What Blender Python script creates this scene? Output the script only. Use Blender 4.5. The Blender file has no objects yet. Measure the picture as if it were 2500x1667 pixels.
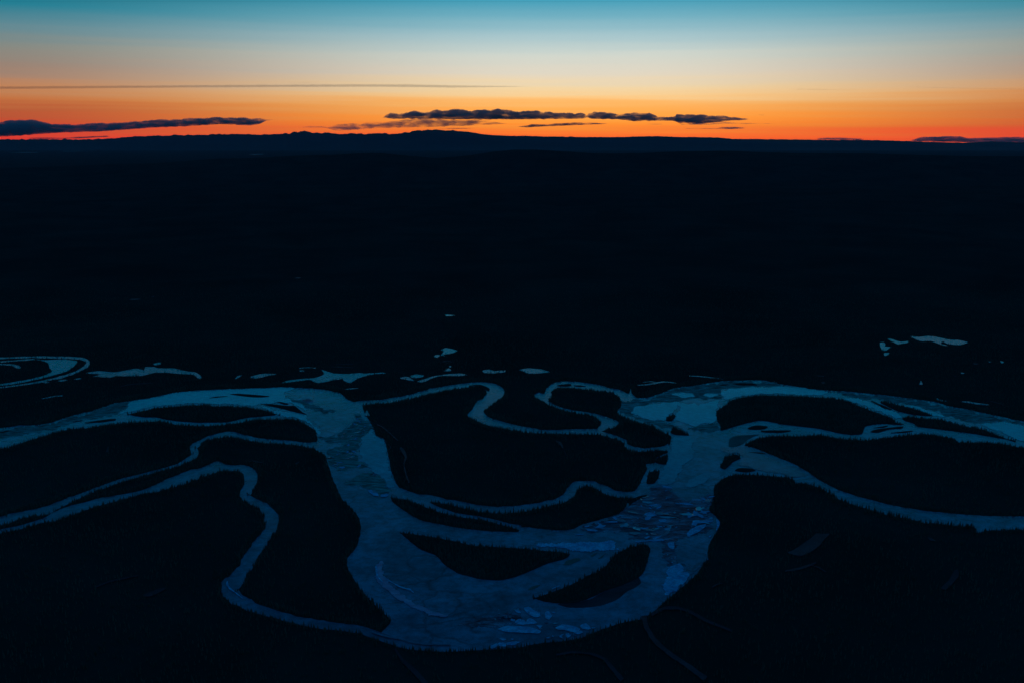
import bpy, bmesh, math, random
import numpy as np
from mathutils import Vector
from mathutils import noise as mn
from mathutils.geometry import delaunay_2d_cdt

random.seed(7); rng = np.random.default_rng(7)
scn = bpy.context.scene
COL = scn.collection

# ------------------------------------------------------------------ camera
H = 1000.0                 # metres above the flood plain
FPX = 2430.0               # focal length in photo pixels (photo 2500 x 1667)
PITCH = math.atan((833.5 - 340.0) / FPX)
cam_d = bpy.data.cameras.new('camera')
cam_d.sensor_width = 36.0; cam_d.lens = FPX / 2500.0 * 36.0
cam_d.clip_start = 1.0; cam_d.clip_end = 900000.0
cam = bpy.data.objects.new('camera', cam_d); COL.objects.link(cam)
cam.location = (0, 0, H); cam.rotation_euler = (math.pi/2 - PITCH, 0, 0)
scn.camera = cam
scn.view_settings.view_transform = 'Standard'; scn.view_settings.look = 'None'
scn.view_settings.exposure = 0.0; scn.view_settings.gamma = 1.0

# ------------------------------------------------------------------ sky after sunset
def lin(c):
    return tuple((v/12.92 if v <= 0.04045 else ((v+0.055)/1.055)**2.4) for v in (x/255.0 for x in c))
world = bpy.data.worlds.new('World'); scn.world = world; world.use_nodes = True
nt = world.node_tree; N = nt.nodes; L = nt.links; N.clear()
def nd(t, **k):
    n = N.new(t)
    for a, b in k.items(): setattr(n, a, b)
    return n
def mth(op, a, b=None, c=None, clamp=False):
    n = N.new('ShaderNodeMath'); n.operation = op; n.use_clamp = clamp
    for i, v in enumerate((a, b, c)):
        if v is None: continue
        if isinstance(v, (int, float)): n.inputs[i].default_value = v
        else: L.new(v, n.inputs[i])
    return n.outputs[0]
tc = nd('ShaderNodeTexCoord'); sp = nd('ShaderNodeSeparateXYZ'); L.new(tc.outputs['Generated'], sp.inputs[0])
el = mth('MULTIPLY', mth('ARCSINE', sp.outputs[2]), 57.2958)          # elevation in degrees
az = mth('MULTIPLY', mth('ARCTAN2', sp.outputs[0], sp.outputs[1]), 57.2958)   # from +Y, right positive
adz = mth('ABSOLUTE', mth('SUBTRACT', az, 4.0))
# faint horizontal banding of thin high cloud
mp = nd('ShaderNodeCombineXYZ'); L.new(mth('MULTIPLY', az, 0.05), mp.inputs[0]); L.new(mth('ADD', mth('MULTIPLY', el, 2.6), mth('MULTIPLY', az, 0.012)), mp.inputs[1])
nz = nd('ShaderNodeTexNoise'); nz.inputs['Scale'].default_value = 1.0; nz.inputs['Detail'].default_value = 3.0; L.new(mp.outputs[0], nz.inputs['Vector'])
band = mth('MULTIPLY', mth('SUBTRACT', nz.outputs[0], 0.5), 1.5)
fade = mth('SUBTRACT', 1.0, mth('DIVIDE', el, 8.0, clamp=True), clamp=True)
elj = mth('ADD', el, mth('MULTIPLY', band, fade))
# ramp position: piecewise, 0..1 covers -2..90 with most of it low down : t = sqrt((el+2)/92)
tpos = mth('SQRT', mth('MAXIMUM', mth('DIVIDE', mth('ADD', elj, 2.0), 92.0), 0.0))
def T(e): return math.sqrt((e+2.0)/92.0)
def airk(e): return float(np.interp(e, [-2, .3, 1.2, 1.9, 2.5, 3.1, 4, 5.2, 8], [1.36, 1.35, 1.25, 1.13, 1.1, 1.08, 1.05, 1.03, 1.0]))/1.36   # the haze dims the low sky
def lk(s_): return tuple(v*airk(s_[0]) for v in lin(s_[1]))
def ramp(stops):
    r = nd('ShaderNodeValToRGB'); e = r.color_ramp.elements
    while len(e) > 1: e.remove(e[-1])
    e[0].position = T(stops[0][0]); e[0].color = (*lk(stops[0]), 1)
    for s in stops[1:]:
        x = e.new(T(s[0])); x.color = (*lk(s), 1)
    L.new(tpos, r.inputs[0]); return r.outputs[0]
HI = [(10, (2, 118, 150)), (14, (0, 100, 136)), (20, (0, 76, 116)), (27, (0, 62, 102)), (40, (0, 58, 102)), (60, (0, 55, 101)), (90, (0, 52, 100))]
centre = ramp([(-1.9, (0,0,0)), (-0.9, (120,40,10)), (-0.35, (255,96,22)), (0.29, (255,116,30)), (0.7, (255,142,38)), (1.14, (255,158,56)),
               (1.9, (254,180,94)), (2.34, (251,204,138)), (2.8, (241,213,165)), (3.6, (226,215,194)), (4.57, (208,215,206)), (5.54, (168,199,205)), (6.5, (120,179,196)), (7.45, (66,160,187))] + [(10, (14, 132, 162))] + HI[1:])
edge = ramp([(-1.9, (0,0,0)), (-0.9, (90,20,8)), (-0.35, (220,50,30)), (0.2, (222,60,34)), (0.7, (198,70,38)), (1.1, (188,76,42)),
             (1.5, (178,86,48)), (1.95, (192,112,62)), (2.5, (190,128,85)), (3.02, (168,129,106)), (3.6, (152,129,114)), (4.57, (134,137,129)), (5.54, (98,137,147)), (6.5, (36,127,147)), (7.45, (0,107,129))] + [(10, (0, 98, 124))] + HI[1:])
back = ramp([(-1.9, (0,0,0)), (-0.9, (6,16,34)), (0.0, (14,34,60)), (4, (14,44,76)), (10, (4,42,78)), (30, (0,46,88)), (90, (0,52,100))])
def smooth(x, a, b):
    m = nd('ShaderNodeMapRange'); m.interpolation_type = 'SMOOTHSTEP'; L.new(x, m.inputs[0]); m.inputs[1].default_value = a; m.inputs[2].default_value = b
    return m.outputs[0]
def mix(f, a, b):
    m = nd('ShaderNodeMix'); m.data_type = 'RGBA'; L.new(f, m.inputs[0]); L.new(a, m.inputs[6]); L.new(b, m.inputs[7]); return m.outputs[2]
skyc = mix(smooth(adz, 50, 120), mix(smooth(adz, 2, 32), centre, edge), back)
bg = nd('ShaderNodeBackground'); bg.inputs[1].default_value = 1.36; L.new(skyc, bg.inputs[0])
wo = nd('ShaderNodeOutputWorld'); L.new(bg.outputs[0], wo.inputs[0])

# ------------------------------------------------------------------ materials
def mat(name, col, rough=0.6, spec=0.5, col2=None, scale=0.01, bump=0.0, bscale=0.05, stretch=(1,1,1), col3=None, lo=0.42, hi=0.58, rough2=None, detail=8, fine=None, cracks=None):
    m = bpy.data.materials.new(name); m.use_nodes = True
    t = m.node_tree; b = t.nodes['Principled BSDF']; K = t.links
    b.inputs['Roughness'].default_value = rough; b.inputs['Specular IOR Level'].default_value = spec
    b.inputs['Base Color'].default_value = (*col, 1)
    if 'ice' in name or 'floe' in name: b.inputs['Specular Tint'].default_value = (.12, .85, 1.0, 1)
    tcn = t.nodes.new('ShaderNodeTexCoord'); mpn = t.nodes.new('ShaderNodeMapping'); mpn.inputs['Scale'].default_value = stretch
    K.new(tcn.outputs['Object'], mpn.inputs[0])
    if col2 is not None:
        n = t.nodes.new('ShaderNodeTexNoise'); n.inputs['Scale'].default_value = scale; n.inputs['Detail'].default_value = detail; n.inputs['Distortion'].default_value = 0.6
        n.inputs['Roughness'].default_value = 0.62
        K.new(mpn.outputs[0], n.inputs['Vector'])
        r = t.nodes.new('ShaderNodeValToRGB'); e = r.color_ramp.elements
        e[0].position = lo; e[0].color = (*col, 1); e[1].position = hi; e[1].color = (*col2, 1)
        if col3 is not None:
            x = e.new(min(0.99, hi+0.1)); x.color = (*col3, 1)
        K.new(n.outputs[0], r.inputs[0]); K.new(r.outputs[0], b.inputs['Base Color'])
        if rough2 is not None:
            q = t.nodes.new('ShaderNodeMapRange'); q.inputs[1].default_value = lo; q.inputs[2].default_value = hi; q.inputs[3].default_value = rough; q.inputs[4].default_value = rough2
            K.new(n.outputs[0], q.inputs[0]); K.new(q.outputs[0], b.inputs['Roughness'])
    if fine:
        src = b.inputs['Base Color'].links[0].from_socket
        f1 = t.nodes.new('ShaderNodeTexNoise'); f1.inputs['Scale'].default_value = fine[0]; f1.inputs['Detail'].default_value = 10; f1.inputs['Roughness'].default_value = .75
        K.new(mpn.outputs[0], f1.inputs['Vector'])
        fr = t.nodes.new('ShaderNodeMapRange'); fr.inputs[1].default_value = .38; fr.inputs[2].default_value = .62; fr.inputs[3].default_value = 1-fine[1]; fr.inputs[4].default_value = 1+fine[1]*.5
        K.new(f1.outputs[0], fr.inputs[0])
        mx = t.nodes.new('ShaderNodeMix'); mx.data_type = 'RGBA'; mx.blend_type = 'MULTIPLY'; mx.inputs[0].default_value = 1
        K.new(src, mx.inputs[6]); K.new(fr.outputs[0], mx.inputs[7]); K.new(mx.outputs[2], b.inputs['Base Color'])
    if cracks:
        src = b.inputs['Base Color'].links[0].from_socket
        dn = t.nodes.new('ShaderNodeTexNoise'); dn.inputs['Scale'].default_value = cracks[0]*1.3; dn.inputs['Detail'].default_value = 4
        K.new(mpn.outputs[0], dn.inputs['Vector'])
        dm = t.nodes.new('ShaderNodeVectorMath'); dm.operation = 'MULTIPLY_ADD'; dm.inputs[1].default_value = (70*.03/cracks[0]**1*.4,)*3
        K.new(dn.outputs[1], dm.inputs[0]); K.new(mpn.outputs[0], dm.inputs[2])
        vo = t.nodes.new('ShaderNodeTexVoronoi'); vo.feature = 'DISTANCE_TO_EDGE'; vo.inputs['Scale'].default_value = cracks[0]
        K.new(dm.outputs[0], vo.inputs['Vector'])
        cr = t.nodes.new('ShaderNodeMapRange'); cr.inputs[1].default_value = .0; cr.inputs[2].default_value = .07; cr.inputs[3].default_value = 1-cracks[1]; cr.inputs[4].default_value = 1
        K.new(vo.outputs[0], cr.inputs[0]); fac = cr.outputs[0]
        if cracks[2] > 0:      # only in some reaches of the river
            g = t.nodes.new('ShaderNodeTexNoise'); g.inputs['Scale'].default_value = .0022; g.inputs['Detail'].default_value = 2; K.new(mpn.outputs[0], g.inputs['Vector'])
            gr = t.nodes.new('ShaderNodeMapRange'); gr.inputs[1].default_value = cracks[2]-.04; gr.inputs[2].default_value = cracks[2]+.06
            K.new(g.outputs[0], gr.inputs[0])
            lm = t.nodes.new('ShaderNodeMix'); lm.inputs[2].default_value = 1; K.new(gr.outputs[0], lm.inputs[0]); K.new(fac, lm.inputs[3]); fac = lm.outputs[0]
        mx = t.nodes.new('ShaderNodeMix'); mx.data_type = 'RGBA'; mx.blend_type = 'MULTIPLY'; mx.inputs[0].default_value = 1
        K.new(src, mx.inputs[6]); K.new(fac, mx.inputs[7]); K.new(mx.outputs[2], b.inputs['Base Color'])
    if bump > 0:
        n2 = t.nodes.new('ShaderNodeTexNoise'); n2.inputs['Scale'].default_value = bscale; n2.inputs['Detail'].default_value = 5
        K.new(mpn.outputs[0], n2.inputs['Vector'])
        bp = t.nodes.new('ShaderNodeBump'); bp.inputs['Strength'].default_value = 1.0; bp.inputs['Distance'].default_value = bump
        K.new(n2.outputs[0], bp.inputs['Height']); K.new(bp.outputs[0], b.inputs['Normal'])
    return m
M_GROUND = mat('boreal_floor', (.014,.034,.026), .95, 0., (.026,.058,.044), .0012, lo=.35, hi=.65, col3=(.034,.072,.056))
M_HILL = M_GROUND
M_MOUNT = mat('mountain_rock', (.02,.025,.03), .9, .1, (.04,.045,.05), .0002, lo=.35, hi=.65)
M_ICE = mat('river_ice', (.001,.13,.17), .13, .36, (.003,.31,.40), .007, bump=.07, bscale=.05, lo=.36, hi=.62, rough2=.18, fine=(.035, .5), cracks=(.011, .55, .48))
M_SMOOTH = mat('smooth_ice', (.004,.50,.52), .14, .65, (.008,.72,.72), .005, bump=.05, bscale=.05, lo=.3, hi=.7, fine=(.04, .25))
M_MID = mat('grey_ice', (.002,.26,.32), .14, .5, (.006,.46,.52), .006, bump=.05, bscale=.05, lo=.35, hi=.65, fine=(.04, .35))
M_ROUGH = mat('jam_ice', (.001,.09,.12), .6, .05, (.003,.32,.38), .016, bump=1.2, bscale=.09, stretch=(.6,1.5,1), col3=(.02,.66,.78), lo=.40, hi=.56, fine=(.06, .7), cracks=(.03, .6, 0))
M_ROUGH2 = mat('broken_ice', (.0,.34,.26), .6, 0., (.0,.58,.46), .022, bump=.10, bscale=.09, stretch=(.5,1.5,1), col3=(.0,.85,.74), lo=.36, hi=.60, fine=(.05, .8), cracks=(.02, .5, 0))
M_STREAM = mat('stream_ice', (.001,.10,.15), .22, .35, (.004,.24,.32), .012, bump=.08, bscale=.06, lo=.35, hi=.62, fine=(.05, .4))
M_DIM = mat('bog_ice', (.002,.035,.045), .6, .1, (.005,.07,.08), .008, fine=(.05, .4))
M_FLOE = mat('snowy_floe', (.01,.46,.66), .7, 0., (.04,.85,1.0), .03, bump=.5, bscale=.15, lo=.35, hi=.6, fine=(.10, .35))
M_BAR = mat('gravel_bar', (.012,.025,.03), .8, .2, (.03,.06,.07), .01, stretch=(.5,2,1))
M_TREE = mat('spruce_needles', (.036,.096,.060), .9, 0., (.075,.17,.105), .006, lo=.35, hi=.65)
M_BARK = mat('spruce_bark', (.03,.025,.02), .9, .1, (.05,.04,.03), .8)

# ------------------------------------------------------------------ photo tiles -> photo pixels -> ground
TILES = {'A':(0,850,3.92),'B':(500,850,3.92),'C':(1000,850,3.92),'D':(1400,850,3.92),'E':(1900,850,3.92),
         'F':(0,1200,3.92),'G':(500,1250,3.92),'H':(900,1150,3.92),'I':(1200,1250,3.92),'J':(1700,1200,3.92),'K':(1900,1150,3.92),
         'L':(900,700,3.92),'M':(2000,780,4.704),'V':(0,0,.9408),'P':(0,0,1.0),
         'Q':(0,180,2.6133),'R':(800,180,2.6133),'S':(1600,180,2.6133)}
def parse(s):
    out = []; ox = oy = 0; k = 1
    for w in s.split():
        if w in TILES: ox, oy, k = TILES[w]; continue
        v = [float(a) for a in w.split(',')]
        p = [ox + v[0]/k, oy + v[1]/k]
        if len(v) > 2: p.append(v[2]/k)
        out.append(p)
    return out
CP, SP = math.cos(PITCH), math.sin(PITCH)
def ray(px, py):
    u = (px-1250.0)/FPX; v = (833.5-py)/FPX
    return (u, CP + v*SP, -SP + v*CP)
def ground(px, py, z=0.0):
    d = ray(px, py); t = (z-H)/d[2]
    return (d[0]*t, d[1]*t, z)
def at_dist(px, py, y):                     # the point at world distance y whose sight line is that pixel's
    d = ray(px, py); t = y/d[1]
    return (d[0]*t, y, H + d[2]*t)
def catmull(pts, step=3.0, closed=True):
    P = [np.array(p, float) for p in pts]; n = len(P); out = []
    rngi = range(n) if closed else range(n-1)
    for i in rngi:
        if closed: p0, p1, p2, p3 = P[i-1], P[i], P[(i+1) % n], P[(i+2) % n]
        else: p0, p1, p2, p3 = P[max(i-1,0)], P[i], P[i+1], P[min(i+2,n-1)]
        k = max(1, int(np.hypot(*(p2-p1)[:2])/step))
        for j in range(k):
            t = j/k
            cr = 0.5*((2*p1)+(-p0+p2)*t+(2*p0-5*p1+4*p2-p3)*t*t+(-p0+3*p1-3*p2+p3)*t**3)
            out.append(cr*.6 + (p1+(p2-p1)*t)*.4)     # damped, so traced corners stay corners
    if not closed: out.append(P[-1])
    return out
def ribbon(s, step=4.0):
    c = catmull(parse(s), step, False); L_, R_ = [], []
    for i, p in enumerate(c):
        a = c[max(i-1,0)]; b = c[min(i+1,len(c)-1)]; t = (b-a)[:2]; t = t/(np.hypot(*t)+1e-6); nrm = np.array([-t[1], t[0]])
        w = max(p[2], .5)*.5 * (1 + .35*mn.noise(Vector((p[0]*.05, p[1]*.09, 3.1))))
        L_.append(p[:2]+nrm*w); R_.append(p[:2]-nrm*w)
    return L_ + R_[::-1]
def rough(pts, amp, seed, island=False, shift=True):
    P = np.array([q[:2] for q in pts], float); n = len(P)
    area = 0.5*np.sum(P[:,0]*np.roll(P[:,1],-1)-np.roll(P[:,0],-1)*P[:,1])
    tg = np.roll(P,-1,0)-np.roll(P,1,0); tg /= (np.hypot(tg[:,0],tg[:,1])[:,None]+1e-6)
    nrm = np.stack([tg[:,1], -tg[:,0]], 1)*(1 if area > 0 else -1)        # outward, image space (y down)
    out = []
    for i in range(n):
        x, y = P[i]
        j = amp*(mn.noise(Vector((x*.06, y*.12, seed)))*1.6 + mn.noise(Vector((x*.3, y*.5, seed+9)))*.9 + mn.noise(Vector((x*1.1, y*1.6, seed+4)))*.5)
        x2 = x + nrm[i,0]*j*1.3; y2 = y + nrm[i,1]*j*.6
        if shift:
            down = nrm[i,1] if not island else -nrm[i,1]      # land lies below the ice here: its treetops hide the shore
            if down > 0:
                g = ray(x, y); dist = H/max(-g[2], .02)
                y2 += min(1.0, down*1.4)*6.5*FPX/dist
        out.append((x2, y2))
    return out

# ------------------------------------------------------------------ land / water mask (for planting)
MX0, MX1, MY0, MY1 = -900, 3400, 600, 2300
mask = np.zeros((MY1-MY0, MX1-MX0), np.uint8)
big_mask = mask.copy()
def fill(poly, val, mask=mask):
    P = np.array(poly); x = P[:,0]; y = P[:,1]; x2 = np.roll(x,-1); y2 = np.roll(y,-1)
    for r in range(max(MY0, int(y.min())), min(MY1-1, int(y.max())+1)):
        yy = r+.5; m = (y <= yy) != (y2 <= yy)
        if not m.any(): continue
        xs = np.sort(x[m] + (yy-y[m])/(y2[m]-y[m])*(x2[m]-x[m]))
        for a, b in zip(xs[::2], xs[1::2]):
            ia = int(max(MX0, a))-MX0; ib = int(min(MX1, b))-MX0+1
            if ib > ia: mask[r-MY0, ia:ib] = val

def tag(o, label=None, cat=None, group=None, kind=None):
    if label: o['label'] = label
    if cat: o['category'] = cat
    if group: o['group'] = group
    if kind: o['kind'] = kind
    return o
def slab(name, poly, z, m, thick=1.2, bevel=0.0, parent=None):
    pts = [ground(p[0], p[1], z) for p in poly]
    cx = sum(p[0] for p in pts)/len(pts); cy = sum(p[1] for p in pts)/len(pts)
    loc = []
    for p in pts:
        v = Vector((p[0]-cx, p[1]-cy))
        if not loc or (v-loc[-1]).length > .05: loc.append(v)
    n = len(loc)
    vo, eo, fo_, *_r = delaunay_2d_cdt(loc, [], [list(range(n))], 1, 1e-4)
    bm = bmesh.new(); vs = [bm.verts.new((v.x, v.y, 0)) for v in vo]
    for f in fo_:
        try: bm.faces.new([vs[i] for i in f])
        except ValueError: pass
    for f in bm.faces:
        f.normal_update()
        if f.normal.z < 0: f.normal_flip()
    for e in [e for e in bm.edges if len(e.link_faces) == 1]:
        a_, b_ = e.verts; l = e.link_loops[0]
        if l.vert == a_: a_, b_ = b_, a_
        lo1 = bm.verts.new((a_.co.x, a_.co.y, -thick)); lo2 = bm.verts.new((b_.co.x, b_.co.y, -thick))
        bm.faces.new((a_, b_, lo2, lo1))
    bm.normal_update()
    me = bpy.data.meshes.new(name); bm.to_mesh(me); bm.free(); me.materials.append(m)
    o = bpy.data.objects.new(name, me); o.location = (cx, cy, z); COL.objects.link(o)
    return o
zc = [0.50]
def nextz():
    zc[0] += 0.03; return zc[0]
def water(name, s, m=None, label=None, rib=False, amp=.8, shift=True):
    pts = ribbon(s) if rib else catmull(parse(s))
    poly = rough(pts, amp, len(s)*.37, False, shift)
    o = slab(name, poly, nextz(), m or M_STREAM, 2.0); fill(poly, 1)
    if name in ('river', 'side_channel'): fill(poly, 1, big_mask)
    return tag(o, label, None, None, 'structure')
def land(name, s, label, m=None, amp=.8, z=None, rib=False):
    pts = ribbon(s) if rib else catmull(parse(s))
    poly = rough(pts, amp, len(s)*.53, True, m is None and len(s) > 90)
    q = np.array(poly); ar = abs(.5*np.sum(q[:,0]*np.roll(q[:,1],-1)-np.roll(q[:,0],-1)*q[:,1])); hgt_px = ar/(np.ptp(q[:,0])+1)
    o = slab(name, poly, z or (1.8+.013*len(s)%.3), m or M_GROUND, 2.2); fill(poly, 0 if (m is None and hgt_px > 7) else 2)
    return tag(o, label, None, None, 'structure')
pz = [0.0]
def patch(name, s, label, m, z=0, cat='ice sheet', group=None, amp=1.0, rib=False):
    pts = ribbon(s, 2.5) if rib else catmull(parse(s), 2.0)
    poly = rough(pts, amp, len(s)*.71, False, False)
    pz[0] += .012
    return tag(slab(name, poly, z+pz[0], m, .5), label, cat, group)

# ------------------------------------------------------------------ ground, hills, mountains
def grid_obj(name, X, Y, Z, m, smooth=True):
    r, c = X.shape; me = bpy.data.meshes.new(name)
    co = np.stack([X, Y, Z], -1).reshape(-1, 3)
    i = np.arange(r-1)[:,None]*c + np.arange(c-1)[None,:]
    q = np.stack([i, i+1, i+c+1, i+c], -1).reshape(-1, 4)
    me.from_pydata(co.tolist(), [], q.tolist()); me.materials.append(m)
    if smooth: me.polygons.foreach_set('use_smooth', [True]*len(me.polygons))
    o = bpy.data.objects.new(name, me); COL.objects.link(o); return o
gx, gy = np.meshgrid(np.linspace(-120000, 120000, 13), np.linspace(-6000, 116000, 13))
tag(grid_obj('ground', gx, gy, gx*0, M_GROUND), 'dark boreal flood plain reaching to the horizon', None, None, 'structure')

def nzv(x, y, s, o=5, seed=0.):
    return mn.fractal(Vector((x/s, y/s, seed)), 0.9, 2.1, o)
def interp(s, xs):
    p = np.array(sorted((a[0], a[1]) for a in parse(s))); return np.interp(xs, p[:,0], p[:,1])
def ridge(name, profile, yc, front, behind, namp, nscale, m, label, cols=420, rows=40, cr=8., xr=(-900,3400)):
    px = np.linspace(xr[0], xr[1], cols); py = interp(profile, px)
    X = np.zeros((rows, cols)); Y = X.copy(); Z = X.copy()
    for j in range(cols):
        x0, y0, z0 = at_dist(px[j], py[j], yc)
        u = x0/yc
        for i in range(rows):
            t = i/(rows-1)*2-1
            y = yc + (t*front if t < 0 else t*behind)
            k = (0.5+0.5*math.cos(math.pi*min(1, abs(t))))
            k = k**1.5 if t < 0 else k
            x = u*y
            h = z0*k + nzv(x, y, nscale, 5, 2.)*namp*(k**.8)*(.25+.75*abs(t))
            h += nzv(px[j]*60, 0, 700, 4, 5.)*cr*(1 if px[j] < 1130 else .35)*k
            X[i,j] = x; Y[i,j] = y; Z[i,j] = h if k > .02 else -30
    return tag(grid_obj(name, X, Y, Z, m), label, None, None, 'structure')
SKY = '''P -900,352 P -300,344 Q 0,422 150,420 350,420 500,422 700,415 870,403 1000,396 1060,397 1130,392 1180,394 1300,393 1350,388 1400,385 1460,388 1560,385 1650,390 1700,388 1760,388 1850,382 1880,376 1910,371 1940,367 1965,370 1990,378 2040,380
 2100,377 2150,385 2200,385 2250,383 R 20,381 60,386 90,388 150,384 220,386 270,385 330,379 360,381 440,385 480,378 500,375 530,370 570,361 600,363 640,359 680,357 710,360 760,364 800,361 830,366 870,372 900,374 930,380 1000,390 1150,398 1250,399 1400,403 1600,405 1800,405 2000,402 2100,400 2200,404 2300,407
 S 200,408 370,408 500,415 800,420 1000,423 1300,425 1600,430 1800,437 1960,443 2080,437 2150,433 2230,436 2352,440 P 2900,352 P 3400,350'''
ridge('mountains', SKY, 104000, 16000, 9000, 260, 7000, M_MOUNT, 'long low mountain range on the horizon with a broad central summit', cols=1500, rows=30, cr=95.)
RID = 'P -900,415 P 0,412 P 200,407 Q 900,577 1150,560 1400,541 1700,538 R 0,522 200,512 330,506 500,520 700,537 900,521 1050,497 1200,485 1350,488 1500,496 1700,510 1900,512 S 200,500 500,495 900,506 1300,512 1700,520 2352,530 P 3400,386'
ridge('hills', RID, 27000, 9000, 6000, 120, 3500, M_HILL, 'dark rolling wooded ridge across the middle distance', rows=44)
RID2 = 'P -900,470 P 0,468 P 300,466 P 700,460 P 1100,463 P 1500,458 P 1900,461 P 2500,460 P 3400,464'
ridge('foothills', RID2, 17500, 8200, 5200, 60, 2600, M_HILL, 'lower dark wooded foothills in front of the ridge', rows=44)

# ------------------------------------------------------------------ the river
RIVER = '''P -700,1085 P -300,1065 A 0,760 180,735 300,735 480,710 700,640 900,590 1080,530 1250,500 1450,470 1650,425 1900,400 B 300,386 560,376 720,370 960,378 1150,395 1300,430 1340,462 1370,490 1440,515 1500,535
 1530,620 1580,700 1610,765 1640,830 1720,870 1745,980 1765,1060 1782,1150 1808,1240 1850,1320 H 300,165 380,200 330,245 205,225 210,255 250,310 380,400 500,465 700,510 900,545 1200,575 1430,577 1435,545 1500,530 1620,545 1750,560 1900,560 1980,540 2050,505 2200,465 2340,425
 D 462,1568 500,1520 520,1475 545,1495 640,1430 700,1400 590,1375 640,1290 670,1220 705,1150 695,1105 775,1095 790,1050 850,1015 905,1000 905,970 925,900 940,860 928,815 850,785 750,725 600,685 480,640 420,605 450,560 480,515 450,480
 560,460 620,472 700,472 800,440 950,385 1100,362 1200,350 1300,330 1400,315 1600,305 1820,305 1950,335 2150,365 E 300,385 500,402 700,415 1050,450 1300,485 1500,510 1620,548 1800,580 2000,625 2200,665 2352,695 P 2900,1070 P 3300,1105
 P 3300,1180 P 2900,1130 E 2352,930 2200,905 2000,880 1750,882 1700,858 1550,820 1400,800 1250,812 1050,835 900,855 800,865 700,855 550,840 400,812 250,820 D 2100,820 1950,820 1850,828 1750,850 1680,880 1625,915
 1650,940 1750,955 1850,1000 1950,1040 2100,1100 2250,1185 E 400,1260 570,1350 750,1410 K 900,275 1100,325 1400,375 1700,405 2000,425 2352,430 P 2900,1262 P 3300,1270
 P 3300,1310 P 2900,1296 K 2352,535 2150,538 1985,540 1960,555 1895,557 1870,510 1700,500 1500,470 1400,470 1250,430 1050,395 850,335 700,290 560,235 430,150 320,110 200,88 165,100 140,55 60,38
 D 1850,1197 1650,1187 1500,1197 1430,1225 1370,1280 1342,1340 1340,1400 1312,1470 1300,1530 J 140,195 190,240 230,300 190,370 150,430 120,500 105,600 60,680 0,765
 I 1850,665 1700,792 1560,910 1430,990 1250,1025 1050,1090 870,1165 700,1200 500,1215 350,1240 250,1262 G 2352,1300 2100,1290 1950,1272 1850,1250 1740,1200 1690,1150 1770,1065 1785,1025 1740,960 1600,830 1480,700 1400,570 1362,500 1370,430 1440,350 1475,260
 1493,150 1482,50 1440,-20 B 1420,1530 1300,1400 1230,1250 1190,1130 1160,1040 1130,985 1050,945 1060,905 1078,880 1082,820 1050,760 960,705 900,675 840,662 700,662 500,664 330,693 200,708 A 2150,715 1900,725 1700,712 1550,682 1400,685 1200,695 1000,715 850,745 680,752 500,795 300,855 100,920 0,940 P -300,1110 P -700,1150'''
water('river', RIVER, M_ICE, 'wide frozen main river looping in a great bend through the forest')

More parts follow.
